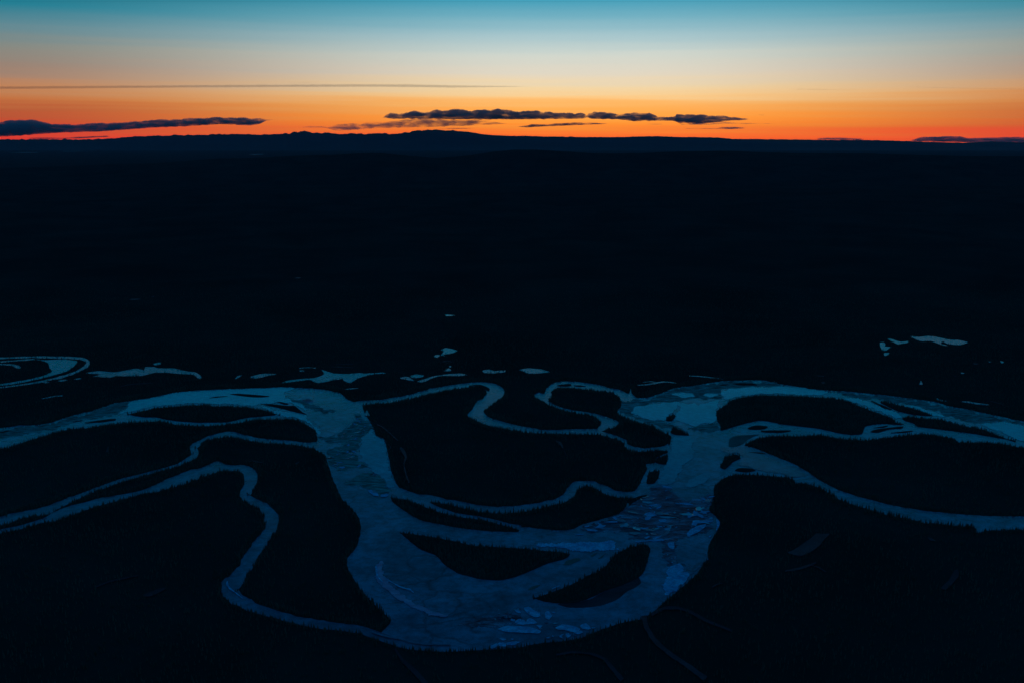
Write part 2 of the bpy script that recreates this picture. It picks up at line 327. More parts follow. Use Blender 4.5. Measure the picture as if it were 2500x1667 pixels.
WAT = [  # (name, outline or ribbon, is ribbon, material, label)
 ('side_channel', 'B 1420,525,20 1500,515,28 1600,505,22 1700,498,22 1900,468,26 2050,430,30 2150,405,32 C 200,400,36 400,365,30 550,342,26 600,340,22', 1, None, 'thin frozen channel running from the left arm to the looping creek'),
 ('side_channel', 'C 540,332 650,322 780,328 850,350 885,375 905,400 893,450 850,480 800,515 750,550 705,590 730,635 780,665 900,700 1050,740 1200,762 1260,775 1380,778 1600,770 1720,768 1800,768 1840,780 1830,805 1600,803 1300,795 1100,787 950,760 820,735 700,705 640,675 565,640 550,630 600,580 650,498 700,485 720,450 740,425 700,350 600,345 550,352', 0, None, 'looping creek with the sharp hairpin on the central land'),
 ('side_channel', 'C 1195,445 1230,420 1290,432 1310,380 1370,335 1450,315 1600,318 1800,345 1900,375 2000,390 2080,430 2102,430 2115,380 2130,430 2165,470 2150,492 2060,505 2000,450 1940,410 1830,395 1600,368 1450,362 1390,375 1350,410 1365,440 1330,480 1325,520 1280,490 1230,470', 0, None, 'curled oxbow creek meeting the right arm of the river'),
 ('side_channel', 'C 1325,515,10 1400,548,9 1500,580,8 1600,600,9 1700,612,12', 1, None, 'hair thin creek joining the oxbow to the hooked creek end'),
 ('side_channel', 'C 1680,605 1750,618 1830,635 1980,690 2002,715 1960,740 1850,770 1790,775 1830,725 1832,685 1780,645', 0, None, 'hooked end of the creek with a pointed eastern tip'),
 ('side_channel', 'C 1820,798,14 1920,825,20 2000,850,16 2070,885,22 2070,915,24 2130,950,26 2250,962,18 D 700,958,14 850,948,20 915,935,60', 1, None, 'thin creek leading from the hook down to the right arm'),
 ('side_channel', 'H 200,150,70 320,200,70 450,232,40 620,252,40 760,280,26 900,308,40 1050,342,44 1250,360,42 1450,345,44 1620,318,38 1800,275,34 1880,240,50 1935,185,80 1975,130,60 2070,105,34 2150,110,34 2230,150,50 2352,200,44 D 450,1385,40 560,1390,44 650,1360,50', 1, None, 'curving side channel south of the central land between both arms'),
 ('side_channel', 'H 330,215,50 480,260,56 560,305,40 680,355,24 850,405,12 1060,432,8 1180,458,9 1320,495,10 1460,530,24', 1, None, 'tapering slough behind the long sickle island'),
 ('side_channel', 'B 1090,915,50 1000,915,30 900,900,20 750,886,20 550,872,22 400,845,26 300,818,34 220,812,36 100,830,22 0,858,14 A 1900,900,34 1840,940,50 1860,975,60 1880,1005,50 1830,1035,28 1700,1105,12 1600,1135,5 1500,1160,5 1300,1215,7 1180,1245,12 1050,1290,15 900,1345,17 700,1425,26 550,1490,44 F 450,165,56 250,200,44 100,235,48 0,265,60 P -300,1305,16 P -700,1345,16', 1, None, 'narrow kinked channel crossing the left land to the frame edge'),
 ('side_channel', 'P -700,1400,6 P -200,1322,6 F -60,380,8 0,365,14 200,325,14 400,265,16 520,225,60 650,175,70 800,130,60 950,85,50 1200,30,24 A 1350,1365,16 1500,1325,50 1650,1270,80 1800,1220,90 1950,1170,80 2080,1120,70 B 200,1135,40 330,1135,44 400,1160,80 440,1215,130 430,1290,110 400,1350,90 370,1395,80 420,1430,50 520,1480,60 600,1540,100 G 635,40,130 650,90,120 620,160,90 570,235,90 470,370,110 380,520,110 300,640,130 240,700,170 250,770,120 380,850,90 500,905,60 700,965,50 900,1020,50 1100,1055,44 1300,1080,44 1500,1110,44 1650,1160,50 1850,1230,50 2050,1265,50', 1, None, 'long winding stream that doubles back round the western forest'),
 ('creek', 'D 1375,712,22 1480,685,18 1560,645,16 1650,635,14 1780,645,13 1860,655,22 1960,660,13 2350,650,9 E 400,645,8 800,655,8', 1, None, 'faint slough across the eastern island'),
 ('creek', 'D 1780,690,24 1860,664,24', 1, None, 'short cut joining the faint slough to the eastern channel'),
 ('oxbow', 'A -300,110,14 0,95,16 300,84,16 600,88,18 780,98,26 845,130,36 825,170,32 740,220,20 600,270,24 350,325,14 100,362,12 -300,410,16', 1, None, 'outer rim of the far oxbow at the left edge'),
 ('oxbow', 'A 320,104 450,112 600,105 735,118 740,130 700,180 620,225 450,272 300,308 100,345 -300,392 -300,372 0,340 250,300 400,265 470,238 500,220 470,180 460,140 400,118', 0, M_ICE, 'pale broad inner channel of the far oxbow at left'),
 ('oxbow', 'A -200,155,12 0,130,14 150,117,12 330,104,12', 1, None, 'thin upper channel of the far oxbow at left'),
 ('pond', 'A -60,150 80,148 150,155 190,170 202,192 160,188 110,165 0,158', 0, None, 'small hooked pond inside the far oxbow'),
 ('creek', 'A 820,235 950,215 1090,228 1180,215 1300,192 1380,205 1390,178 1470,178 1520,190 1660,190 1760,212 1830,222 1880,232 1935,275 1900,290 1850,250 1740,244 1600,232 1480,232 1350,262 1230,265 1120,262 1050,278 950,272 890,268 960,248', 0, M_STREAM, 'ragged frozen backwater right of the far oxbow'),
 ('pond', 'A 1465,150 1500,137 1540,135 1535,150 1490,160', 0, M_ICE, 'tiny bright pond above the ragged backwater'),
 ('pond', 'A 550,312 590,297 650,299 600,316', 0, None, 'small pond below the oxbow bend'),
 ('pond', 'A 705,294 750,284 785,287 730,298', 0, None, 'sliver pond just right of the small pond below the oxbow'),
 ('pond', 'A 400,322 450,316 480,323 440,330', 0, None, 'tiny pond against the lower rim of the oxbow'),
 ('creek', 'A 400,480,5 520,458,9 605,450,11', 1, None, 'thin isolated slough left above the river'),
 ('creek', 'A 1160,360,4 1280,340,7 1460,332,5', 1, M_DIM, 'faint slough under the ragged backwater'),
 ('pond', 'A 1015,990 1025,955 1038,930 1040,975 1030,992', 0, M_DIM, 'small upright pond in the western land'),
 ('pond', 'B 288,292 310,265 355,252 335,272 305,288', 0, None, 'small slanted pond left of the braided backwater'),
 ('pond', 'B 430,272 480,255 560,240 690,244 600,262 500,285 450,282', 0, None, 'long pale pond left of the braided backwater'),
 ('pond', 'B 900,212 930,206 955,215 930,222', 0, None, 'tiny pond beside the arrow shaped backwater'),
 ('creek', 'B 905,190,6 980,182,7 1060,188,5', 1, None, 'hair thin slough above the arrow shaped backwater'),
 ('creek', 'B 735,330 800,305 930,290 1040,284 1110,265 1142,240 1120,206 1165,218 1230,238 1350,243 1500,233 1520,240 1600,236 1700,228 1730,238 1620,245 1540,262 1470,285 1392,327 1330,308 1320,290 1230,303 1090,330 1030,312 1000,298 850,318', 0, M_ICE, 'arrow shaped frozen backwater behind the left arm'),
 ('creek', 'B 1210,176,4 1380,182,6 1430,186,3', 1, M_DIM, 'faint streak of ice above the arrow shaped backwater'),
 ('creek', 'B 1230,150,3 1330,150,5 1450,150,3', 1, M_DIM, 'faintest topmost streak above the arrow shaped backwater'),
 ('pond', 'B 1335,392 1380,382 1470,378 1420,388 1370,394', 0, None, 'flat sliver pond above the left arm shoulder'),
 ('pond', 'L 690,605 715,592 740,584 790,592 850,610 820,628 770,640 715,648 730,660 690,655 700,635 720,615', 0, M_ICE, 'bright ragged pond alone in the middle forest'),
 ('pond', 'L 625,662 650,648 685,655 650,677', 0, None, 'small pond hugging the ragged middle pond'),
 ('pond', 'L 592,606 610,602 615,612', 0, M_DIM, 'dim speck of ice left of the ragged middle pond'),
 ('pond', 'L 727,268 750,268 830,275 780,282 740,283', 0, M_ICE, 'lone bright pond far up in the middle forest'),
 ('creek', 'L 700,718,5 750,709,8 798,718,5', 1, M_DIM, 'faint arc of ice below the ragged middle pond'),
 ('pond', 'L 718,806 740,788 770,778 790,800 750,804', 0, None, 'small wedge pond above the eyelet pond'),
 ('pond', 'L 763,755 795,757 778,772', 0, None, 'tiny triangular pond above the small wedge pond'),
 ('pond', 'L 300,872 350,856 400,868 410,882 440,896 385,892', 0, None, 'left tip of the eyelet pond above the central channel'),
 ('pond', 'L 400,852 450,836 530,845 520,858 470,868 420,866', 0, M_ICE, 'oval eyelet pond above the central channel'),
 ('pond', 'L 465,902 540,878 620,853 760,833 880,826 945,842 860,850 700,850 600,875 545,903 500,912', 0, None, 'long curved pond trailing right from the eyelet pond'),
 ('pond', 'L 1090,800 1120,792 1170,790 1200,802 1310,798 1315,812 1200,826 1110,822', 0, None, 'two lobed pond left of the lens shaped pond'),
 ('pond', 'L 1442,794 1480,784 1530,778 1640,785 1690,798 1732,812 1680,820 1600,828 1520,826 1480,808', 0, None, 'lens shaped pond above the oxbow creek'),
 ('pond', 'L 1140,662 1150,658 1158,666', 0, M_DIM, 'dim dot of ice right of the ragged middle pond'),
 ('creek', 'D 615,350,5 700,345,9 780,332,12 850,320,12 930,322,9 985,330,3', 1, None, 'thin bright slough above the right arm'),
 ('creek', 'D 660,322,4 740,316,6 790,322,3', 1, None, 'short hair of ice over the thin bright slough'),
 ('creek', 'D 1110,262,5 1200,266,9 1300,276,9 1440,292,4', 1, None, 'slanting slough just behind the top of the right arm'),
 ('pond', 'M 780,225 800,218 850,228 930,255 1025,248 1030,262 970,275 905,284 860,262', 0, M_ICE, 'curved bright pond in the eastern pond cluster'),
 ('pond', 'M 695,266 750,262 760,285 750,308 830,315 790,340 770,355 725,352 700,310', 0, M_ICE, 'boot shaped pond in the eastern pond cluster'),
 ('pond', 'M 745,382 805,380 795,402 750,414', 0, M_ICE, 'small round pond below the boot shaped pond'),
 ('pond', 'M 1050,195 1150,200 1260,188 1400,210 1480,228 1600,236 1708,262 1620,292 1500,283 1440,262 1420,250 1400,275 1475,300 1400,292 1340,265 1280,248 1160,248', 0, None, 'largest and longest pond of the eastern cluster'),
 ('pond', 'M 2075,472 2110,478 2130,492 2095,500', 0, M_ICE, 'bright speck pond farthest right'),
 ('pond', 'M 1935,480 1985,484 1960,490', 0, None, 'dim speck pond left of the bright speck'),
 ('pond', 'M 1615,604 1672,612 1640,620', 0, None, 'small speck pond under the eastern cluster'),
 ('pond', 'M 1540,642 1580,642 1560,650', 0, M_DIM, 'dim speck lower left of the small speck pond'),
 ('pond', 'M 1148,742 1160,715 1168,698 1190,742', 0, None, 'tiny triangular pond between cluster and right arm'),
 ('pond', 'M 1765,500 1800,498 1830,505 1790,515', 0, M_DIM, 'dim pond left of the two specks at far right'),
 ('creek', 'M 1345,905,10 1400,925,16 1480,935,6', 1, None, 'short slough above the right river'),
 ('creek', 'M 1630,938,5 1700,942,14 1800,958,18 1900,970,12 1950,976,4', 1, None, 'longer slough above the right river'),
 ('creek', 'M 1900,925,3 2000,942,7 2110,968,6', 1, M_DIM, 'dim slough beside the right edge'),
 ('pond', 'E 410,320 440,318 455,335 430,338', 0, M_DIM, 'dim pond above the eastern bend'),
 ('creek', 'E 340,258,4 380,262,7 440,266,5', 1, M_DIM, 'hair of ice above the eastern bend'),
 ('pond', 'V 295,688 315,686 323,688 305,690', 0, M_DIM, 'flat dim pond at far left of the forest'),
 ('pond', 'V 346,682 354,680 354,683', 0, M_DIM, 'dim dot right of the flat dim pond'),
 ('pond', 'V 676,640 683,637 692,639 684,640.5', 0, M_DIM, 'small lone speck high in the left forest'),
 ('pond', 'J 875,580 940,550 1040,480 1110,430 1150,395 1200,400 1275,400 1220,460 1180,510 1100,570 1000,612', 0, M_DIM, 'broad dim lake in the lower right forest'),
 ('creek', 'J 850,755,12 950,740,26 1050,712,22 1145,675,12', 1, M_DIM, 'dim crescent slough under the broad dim lake'),
 ('creek', 'J 1100,700,7 1180,725,9 1240,765,6', 1, M_DIM, 'faint tail right of the dim crescent slough'),
 ('pond', 'J 2210,430 2245,435 2285,465 2240,462', 0, M_DIM, 'small dim pond below the eastern stream'),
 ('pond', 'K 1560,1110 1640,1030 1680,950 1720,940 1725,1000 1660,1080 1600,1130', 0, mat('bog_faint', (.018,.03,.036), .8, .2, (.034,.05,.06), .01), 'barely visible bog in the lower right'),
 ('creek', 'F 910,910,14 1050,855,12 1200,822,12 1320,800,8', 1, bpy.data.materials['bog_faint'], 'faint slough in the lower left forest'),
 ('pond', 'F 1370,985 1450,950 1560,915 1585,925 1500,975 1420,1000', 0, bpy.data.materials['bog_faint'], 'faint bog pond in the lower left forest'),
 ('creek', 'G 1820,1300,26 1850,1350,24 1900,1420,34 2000,1510,44 2120,1640,50', 1, bpy.data.materials['bog_faint'], 'faint slough leaving the bottom of the bend'),
 ('creek', 'I 1460,985,50 1480,1090,46 1560,1220,46 1700,1345,40 1850,1445,40 2050,1590,50', 1, M_DIM, 'dim slough leaving the bend toward the lower right'),
 ('creek', 'I 1530,975,30 1650,915,26 1780,912,28 1900,950,30 2050,1030,26 2300,1130,22', 1, bpy.data.materials['bog_faint'], 'faint arched slough right of the bend'),
 ('creek', 'I 620,1360,18 780,1335,16 950,1350,20 1080,1400,30 1150,1480,40 1250,1600,44', 1, bpy.data.materials['bog_faint'], 'faint slough beneath the bend'),
 ('creek', 'I 2110,715,8 2150,690,12 2210,675,7', 1, M_DIM, 'short dim slough right of the lower bend'),
 ('creek', 'B 1585,700,7 1690,745,10 1760,800,10 1850,880,8', 1, M_DIM, 'thin back slough east of the left arm'),
 ('creek', 'B 1870,945,20 1900,985,34 1925,1040,26 1905,1100,10 1925,1200,10 1955,1285,18', 1, M_DIM, 'pale ragged back slough east of the left arm'),
 ('creek', 'B 1720,880,8 1780,945,12 1745,975,6', 1, M_DIM, 'small angled slough tight beside the left arm'),
 ('pond', 'B 1530,640 1550,590 1580,640', 0, None, 'tiny triangular pond by the creek mouth'),
 ('pond', 'C 1395,880 1440,890 1460,910 1470,955 1445,930', 0, M_DIM, 'small slanted pond in the central land'),
 ('creek', 'C 1475,960,5 1500,1025,5', 1, bpy.data.materials['bog_faint'], 'faint tail under the small slanted pond'),
 ('creek', 'B 400,1080,7 470,1078,9 560,1095,5', 1, M_DIM, 'dim slough above the western stream bend'),
 ('pond', 'B 860,1100 895,1080 905,1085 870,1108', 0, M_DIM, 'dim pond in the land west of the left arm'),
]
for w in WAT:
    if w[0] in ('side_channel', 'oxbow', 'creek', 'pond'):
        big = w[0] in ('side_channel',)
        water(w[0], w[1], w[3], w[4], bool(w[2]), amp=.7 if big else .5, shift=big)
# far lakes on the plain beyond the ridge
for s, lb in (('P 20,373 90,371.6 95,373 60,374', 'thin pale lake at the far left of the hazy plain'),
              ('P 150,369.6 200,369 200,370.2 160,370.6', 'short pale lake at left on the hazy plain'),
              ('P 606,377.2 640,376.4 644,378 618,379', 'small bright lake on the hazy plain'),
              ('P 812,358 880,357 970,357 1010,358 960,359.2 860,359', 'long streak of lake under the mountains')):
    tag(slab('lake', catmull(parse(s), 3), 3.0, M_DIM, 2.0), lb, None, None, 'structure')

LAND = [
 ('A 1215,620 1350,585 1500,555 1700,540 1950,525 B 100,540 250,541 420,553 560,575 680,610 725,628 600,640 420,655 300,680 200,700 50,703 A 1900,705 1700,690 1600,675 1500,655 1350,650', 'long lens shaped island in the left river'),
 ('B 560,533 640,532 800,548 850,545 890,570 925,600 972,628 900,612 850,600 700,562', 'small dark pointed island right of the lens island'),
 ('B 690,508 740,512 800,530 760,532', 'slim dark bar above the pointed island'),
 ('B 245,437 320,431 440,438 620,455 560,466 470,465 340,452', 'thin dark island near the top of the left river'),
 ('B 40,474 120,458 220,456 130,468', 'hair thin dark bar left of the thin island'),
 ('A 815,709 950,685 1110,670 1105,682 950,702', 'slender dark bar in the left channel'),
 ('A 700,702 790,682 780,690', 'tiny dark bar left of the slender bar'),
 ('A -20,808 60,785 100,785 40,800', 'small dark bar at the left edge'),
 ('D 1378,690 1370,600 1400,560 1470,525 1490,492 1600,460 1700,445 1800,435 2100,440 E 300,450 500,462 600,475 720,515 850,565 1000,620 1100,660 1120,690 1200,708 1180,725 1000,715 900,725 830,745 800,812 700,822 550,800 400,765 200,740 0,715 D 1950,708 1780,685 1600,725 1415,780 1410,740', 'largest wooded island inside the eastern bend'),
 ('E 888,497 960,525 1090,580 1080,585 1000,560', 'hair thin bar in the eastern braids'),
 ('E 975,508 1100,530 1280,580 1475,640 1300,630 1130,590', 'slim dark island in the eastern braids'),
 ('E 1190,652 1250,640 1400,655 1560,665 1750,720 1950,757 2100,812 2275,878 2100,850 1850,808 1550,770 1350,745 1300,715 1200,680', 'long tapering island at the right edge'),
 ('E 885,795 950,770 1200,742 1190,760 1050,772 960,800', 'dark bar in the eastern side channel'),
 ('E 1080,803 1290,784 1240,797 1130,806', 'thin bar beneath the eastern side channel bar'),
 ('E 910,758 1050,735 1010,752', 'tiny bar above the eastern side channel bar'),
 ('D 1400,1130 1430,1080 1480,1028 1560,1015 1597,1045 1530,1080 1490,1115 1450,1150', 'black oval island where the right arm splits'),
 ('D 1548,1165 1590,1142 1700,1147 1742,1165 1650,1180', 'small flat bar below the black oval island'),
 ('D 1668,762 1740,735 1860,742 1830,765 1740,772', 'narrow dark bar in the eastern channel'),
 ('D 1795,787 1900,782 2085,782 2000,800 1850,798', 'thin dark bar below the narrow bar'),
 ('D 1680,990 1780,992 1855,1008 1800,1004', 'hair thin bar in the lower right channel'),
 ('D 788,1085 800,1048 900,1028 888,1100 840,1100', 'upper square island on the west side of the right arm'),
 ('D 705,1290 712,1225 740,1180 822,1175 812,1230 770,1285', 'lower square island on the west side of the right arm'),
 ('D 885,688 908,655 972,636 945,690', 'tiny dark islet in the upper right arm'),
 ('D 930,795 960,760 1030,790 1105,828 970,818', 'pointed dark bar in the upper right arm'),
 ('D 530,1500 560,1440 640,1408 705,1398 690,1415 600,1450', 'small wedge of land beside the ice jam'),
 ('D 1405,350 1480,340 1455,352', 'speck of land at the top of the right arm'),
 ('D 1520,335 1700,330 1760,350 1600,350', 'slim bar at the top of the right arm'),
 ('H 298,566 450,580 600,600 850,650 1000,685 1250,700 1500,715 1700,735 1925,762 1890,825 1700,880 1550,945 1400,1005 1250,1035 1080,1025 950,995 850,965 720,880 680,830 640,795 500,740 400,665', 'big dark teardrop island inside the great bend'),
 ('I 395,802 550,745 700,690 850,620 910,580 1000,550 1100,480 1150,420 1200,370 1320,310 1480,285 1522,340 1500,430 1460,560 1400,620 1250,690 1100,740 900,830 750,865 620,862 500,845', 'dark leaf shaped island in the lower bend'),
 ('C 600,347 680,346 740,368 768,388 758,408 700,375', 'sliver island in the hairpin of the looping creek'),
 ('C 1408,354 1460,343 1540,338 1552,352 1500,358', 'sliver island in the oxbow creek'),
 ('C 1570,350 1640,352 1690,360 1600,360', 'smaller sliver island in the oxbow creek'),
]
for s, lb in LAND: land('island', s, lb, amp=.5)
land('gravel_bar', 'I 640,875 800,862 950,825 1120,738 1270,690 1410,620 1425,670 1380,715 1300,748 1240,800 1180,840 1050,885 900,905 750,905', 'dim gravel bar skirting the leaf shaped island', M_BAR, z=1.25)
land('gravel_bar', 'D 1490,870 1520,845 1600,830 1780,820 1740,835 1660,875 1610,920 1540,938 1490,935', 'dim shelf at the mouth of the lower right channel', mat('dark_shelf', (.0,.18,.14), .6, 0., (.0,.26,.2), .01), z=1.15)
for s, lb in (('I 690,500 720,460 830,435 850,450 770,490', 'dim bar in the chute between the two lower islands'),
              ('I 350,735 400,705 470,690 440,712 380,738', 'dim bar at the foot of the chute'),
              ('I 950,410 1010,385 960,425', 'tiny streak of gravel at the top of the chute'),
              ('I 1020,440 1090,390 1060,430', 'thin streak of gravel beside the leaf shaped island'),
              ('G 1590,1160 1600,1200 1640,1240', 'x')):
    if lb != 'x': land('gravel_bar', s, lb, bpy.data.materials['dark_shelf'], z=1.2, amp=.8)

# ------------------------------------------------------------------ ice on the river: sheets, shelves, floes
PAT = [
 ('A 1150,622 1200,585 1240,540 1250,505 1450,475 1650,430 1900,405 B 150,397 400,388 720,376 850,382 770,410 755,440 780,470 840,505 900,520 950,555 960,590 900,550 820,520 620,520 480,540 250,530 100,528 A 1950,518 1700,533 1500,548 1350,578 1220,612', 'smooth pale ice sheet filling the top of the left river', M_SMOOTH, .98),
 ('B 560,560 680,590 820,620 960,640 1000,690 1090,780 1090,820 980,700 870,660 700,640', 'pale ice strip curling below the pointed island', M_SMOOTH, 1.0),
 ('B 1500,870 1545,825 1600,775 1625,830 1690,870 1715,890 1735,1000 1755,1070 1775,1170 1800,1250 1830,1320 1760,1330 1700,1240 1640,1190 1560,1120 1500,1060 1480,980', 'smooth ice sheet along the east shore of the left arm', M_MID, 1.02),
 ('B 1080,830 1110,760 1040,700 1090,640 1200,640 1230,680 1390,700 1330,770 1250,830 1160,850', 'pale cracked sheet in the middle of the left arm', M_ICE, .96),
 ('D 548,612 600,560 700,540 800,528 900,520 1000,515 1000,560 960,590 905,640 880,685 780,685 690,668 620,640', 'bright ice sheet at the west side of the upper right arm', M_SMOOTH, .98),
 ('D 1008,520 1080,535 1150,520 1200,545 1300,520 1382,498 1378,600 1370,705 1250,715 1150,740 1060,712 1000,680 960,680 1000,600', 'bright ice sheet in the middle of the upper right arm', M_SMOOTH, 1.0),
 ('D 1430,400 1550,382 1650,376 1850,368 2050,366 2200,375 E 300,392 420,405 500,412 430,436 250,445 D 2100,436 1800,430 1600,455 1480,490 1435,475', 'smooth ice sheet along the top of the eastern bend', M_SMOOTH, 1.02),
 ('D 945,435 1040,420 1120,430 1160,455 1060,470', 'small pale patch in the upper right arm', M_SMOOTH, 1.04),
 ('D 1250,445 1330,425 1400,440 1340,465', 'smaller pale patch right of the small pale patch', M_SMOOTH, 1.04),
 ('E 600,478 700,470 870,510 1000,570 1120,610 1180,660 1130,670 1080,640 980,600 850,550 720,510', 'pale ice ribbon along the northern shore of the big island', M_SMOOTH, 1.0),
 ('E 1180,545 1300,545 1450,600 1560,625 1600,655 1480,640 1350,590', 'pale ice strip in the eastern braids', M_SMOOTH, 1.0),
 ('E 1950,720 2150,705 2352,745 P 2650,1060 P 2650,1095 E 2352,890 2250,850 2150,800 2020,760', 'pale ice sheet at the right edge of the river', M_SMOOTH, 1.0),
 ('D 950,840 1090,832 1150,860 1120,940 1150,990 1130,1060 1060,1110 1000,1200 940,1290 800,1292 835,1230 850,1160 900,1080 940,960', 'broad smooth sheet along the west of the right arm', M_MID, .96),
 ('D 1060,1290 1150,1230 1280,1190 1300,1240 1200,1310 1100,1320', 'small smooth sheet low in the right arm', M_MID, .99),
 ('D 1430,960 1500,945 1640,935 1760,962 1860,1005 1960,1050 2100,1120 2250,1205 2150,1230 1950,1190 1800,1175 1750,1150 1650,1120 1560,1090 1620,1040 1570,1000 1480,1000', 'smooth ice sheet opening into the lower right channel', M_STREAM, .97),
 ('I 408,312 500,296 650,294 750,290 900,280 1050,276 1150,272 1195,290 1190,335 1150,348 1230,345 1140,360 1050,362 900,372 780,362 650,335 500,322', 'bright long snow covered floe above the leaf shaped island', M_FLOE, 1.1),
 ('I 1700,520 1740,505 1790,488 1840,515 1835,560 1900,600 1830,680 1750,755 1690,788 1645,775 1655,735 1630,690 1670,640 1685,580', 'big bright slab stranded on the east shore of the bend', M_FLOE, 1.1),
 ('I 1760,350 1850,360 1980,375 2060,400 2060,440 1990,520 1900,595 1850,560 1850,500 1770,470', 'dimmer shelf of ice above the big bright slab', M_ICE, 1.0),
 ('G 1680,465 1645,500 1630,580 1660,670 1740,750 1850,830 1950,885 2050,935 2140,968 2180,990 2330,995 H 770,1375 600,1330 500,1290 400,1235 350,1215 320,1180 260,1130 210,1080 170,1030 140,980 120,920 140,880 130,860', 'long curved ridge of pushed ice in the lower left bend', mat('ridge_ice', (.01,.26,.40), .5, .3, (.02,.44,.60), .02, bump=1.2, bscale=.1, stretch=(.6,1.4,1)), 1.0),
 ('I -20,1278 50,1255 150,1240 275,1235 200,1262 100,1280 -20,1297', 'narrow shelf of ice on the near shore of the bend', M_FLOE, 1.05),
]
ROUGHP = [
 ('A 600,690 900,600 1090,535 1220,505 1230,545 1180,590 1120,620 1000,650 800,680 640,720', 'belt of jumbled blue ice in the left river'),
 ('A -100,790 100,760 400,735 600,700 640,730 500,770 250,820 0,870 -100,890', 'belt of streaked ice at the left edge of the river'),
 ('B 1250,830 1380,760 1450,640 1540,680 1600,760 1540,820 1490,880 1480,960 1400,1000 1200,990 1160,980 1300,920', 'jumbled ice across the middle of the left arm'),
 ('B 1170,1010 1300,960 1420,1000 1480,1060 1520,1120 1400,1140 1280,1160 1205,1120', 'broken ice band low in the left arm'),
 ('B 1440,1220 1600,1180 1700,1240 1760,1330 1760,1400 1650,1380 1500,1290', 'dim broken ice beside the smooth sheet of the left arm'),
 ('D 480,520 560,490 700,485 800,450 950,395 1200,362 1400,325 1600,315 1850,320 2000,350 1850,360 1600,372 1420,390 1420,470 1200,480 1000,500 700,530 560,570 540,620 620,660 850,700 1000,760 1080,815 940,770 800,730 600,672 440,605', 'dark jumbled ice rimming the upper right arm'),
 ('E 550,410 800,430 1040,455 1280,490 1450,520 1650,560 1900,610 2100,665 2352,705 P 2700,1050 P 2700,1065 E 2352,735 2150,700 1950,715 1800,690 1620,640 1450,580 1250,535 1000,500 850,470 700,460', 'dark jumbled ice along the far shore at right'),
 ('D 1100,755 1250,725 1380,712 1400,770 1300,800 1200,790', 'darker ice neck between the pale sheets of the right arm'),
 ('D 540,1500 650,1430 720,1390 780,1310 900,1320 950,1400 1050,1450 1200,1435 1330,1390 1310,1470 1295,1560 I 2100,60 2090,180 1980,200 1850,230 1700,320 1620,270 1500,250 1300,255 1350,215 1250,190 1000,195 870,165 880,130 1000,100 1150,60 1250,20', 'great jam of broken ice at the foot of the right arm'),
 ('I 1650,290 1760,290 1770,350 1750,470 1690,500 1650,420', 'column of rubble ice running down the bend'),
 ('I -200,1040 0,1000 150,960 230,970 300,1010 240,1060 100,1060 -50,1080 -200,1080', 'dim band of slush left of the bottom floes'),
 ('H 1280,1490 1000,1480 850,1470 950,1420 1100,1390 1300,1370 1400,1350 1390,1400 1300,1430', 'slush field trailing left of the bottom floes'),
 ('B 760,468 860,480 960,505 1100,560 1210,600 1150,618 1000,580 880,535', 'thin streak of broken ice below the shoulder of the left arm'),
 ('B 1195,640 1240,688 1330,696 1420,700 1330,716 1230,708', 'short curved crack zone in the middle of the left arm'),
 ('B 1070,855 1250,848 1390,868 1330,888 1150,886', 'flat streak of broken ice beside the creek mouth of the left arm'),
 ('B 940,485 1000,478 1030,495 980,512', 'small dark spot of broken ice near the top of the left arm'),
 ('B 1595,1175 1640,1190 1650,1215 1610,1205', 'small dark hole in the sheet along the east shore'),
 ('B 1330,1290 1450,1240 1560,1260 1500,1300 1390,1310', 'faint broken streak low in the left arm'),
]
for k_, (s, lb) in enumerate(ROUGHP): patch('ice_rubble', s, lb, M_ROUGH if k_ in (8, 9, 10, 11, 15, 16) else M_ROUGH2, .90, 'rough ice', amp=7.0)

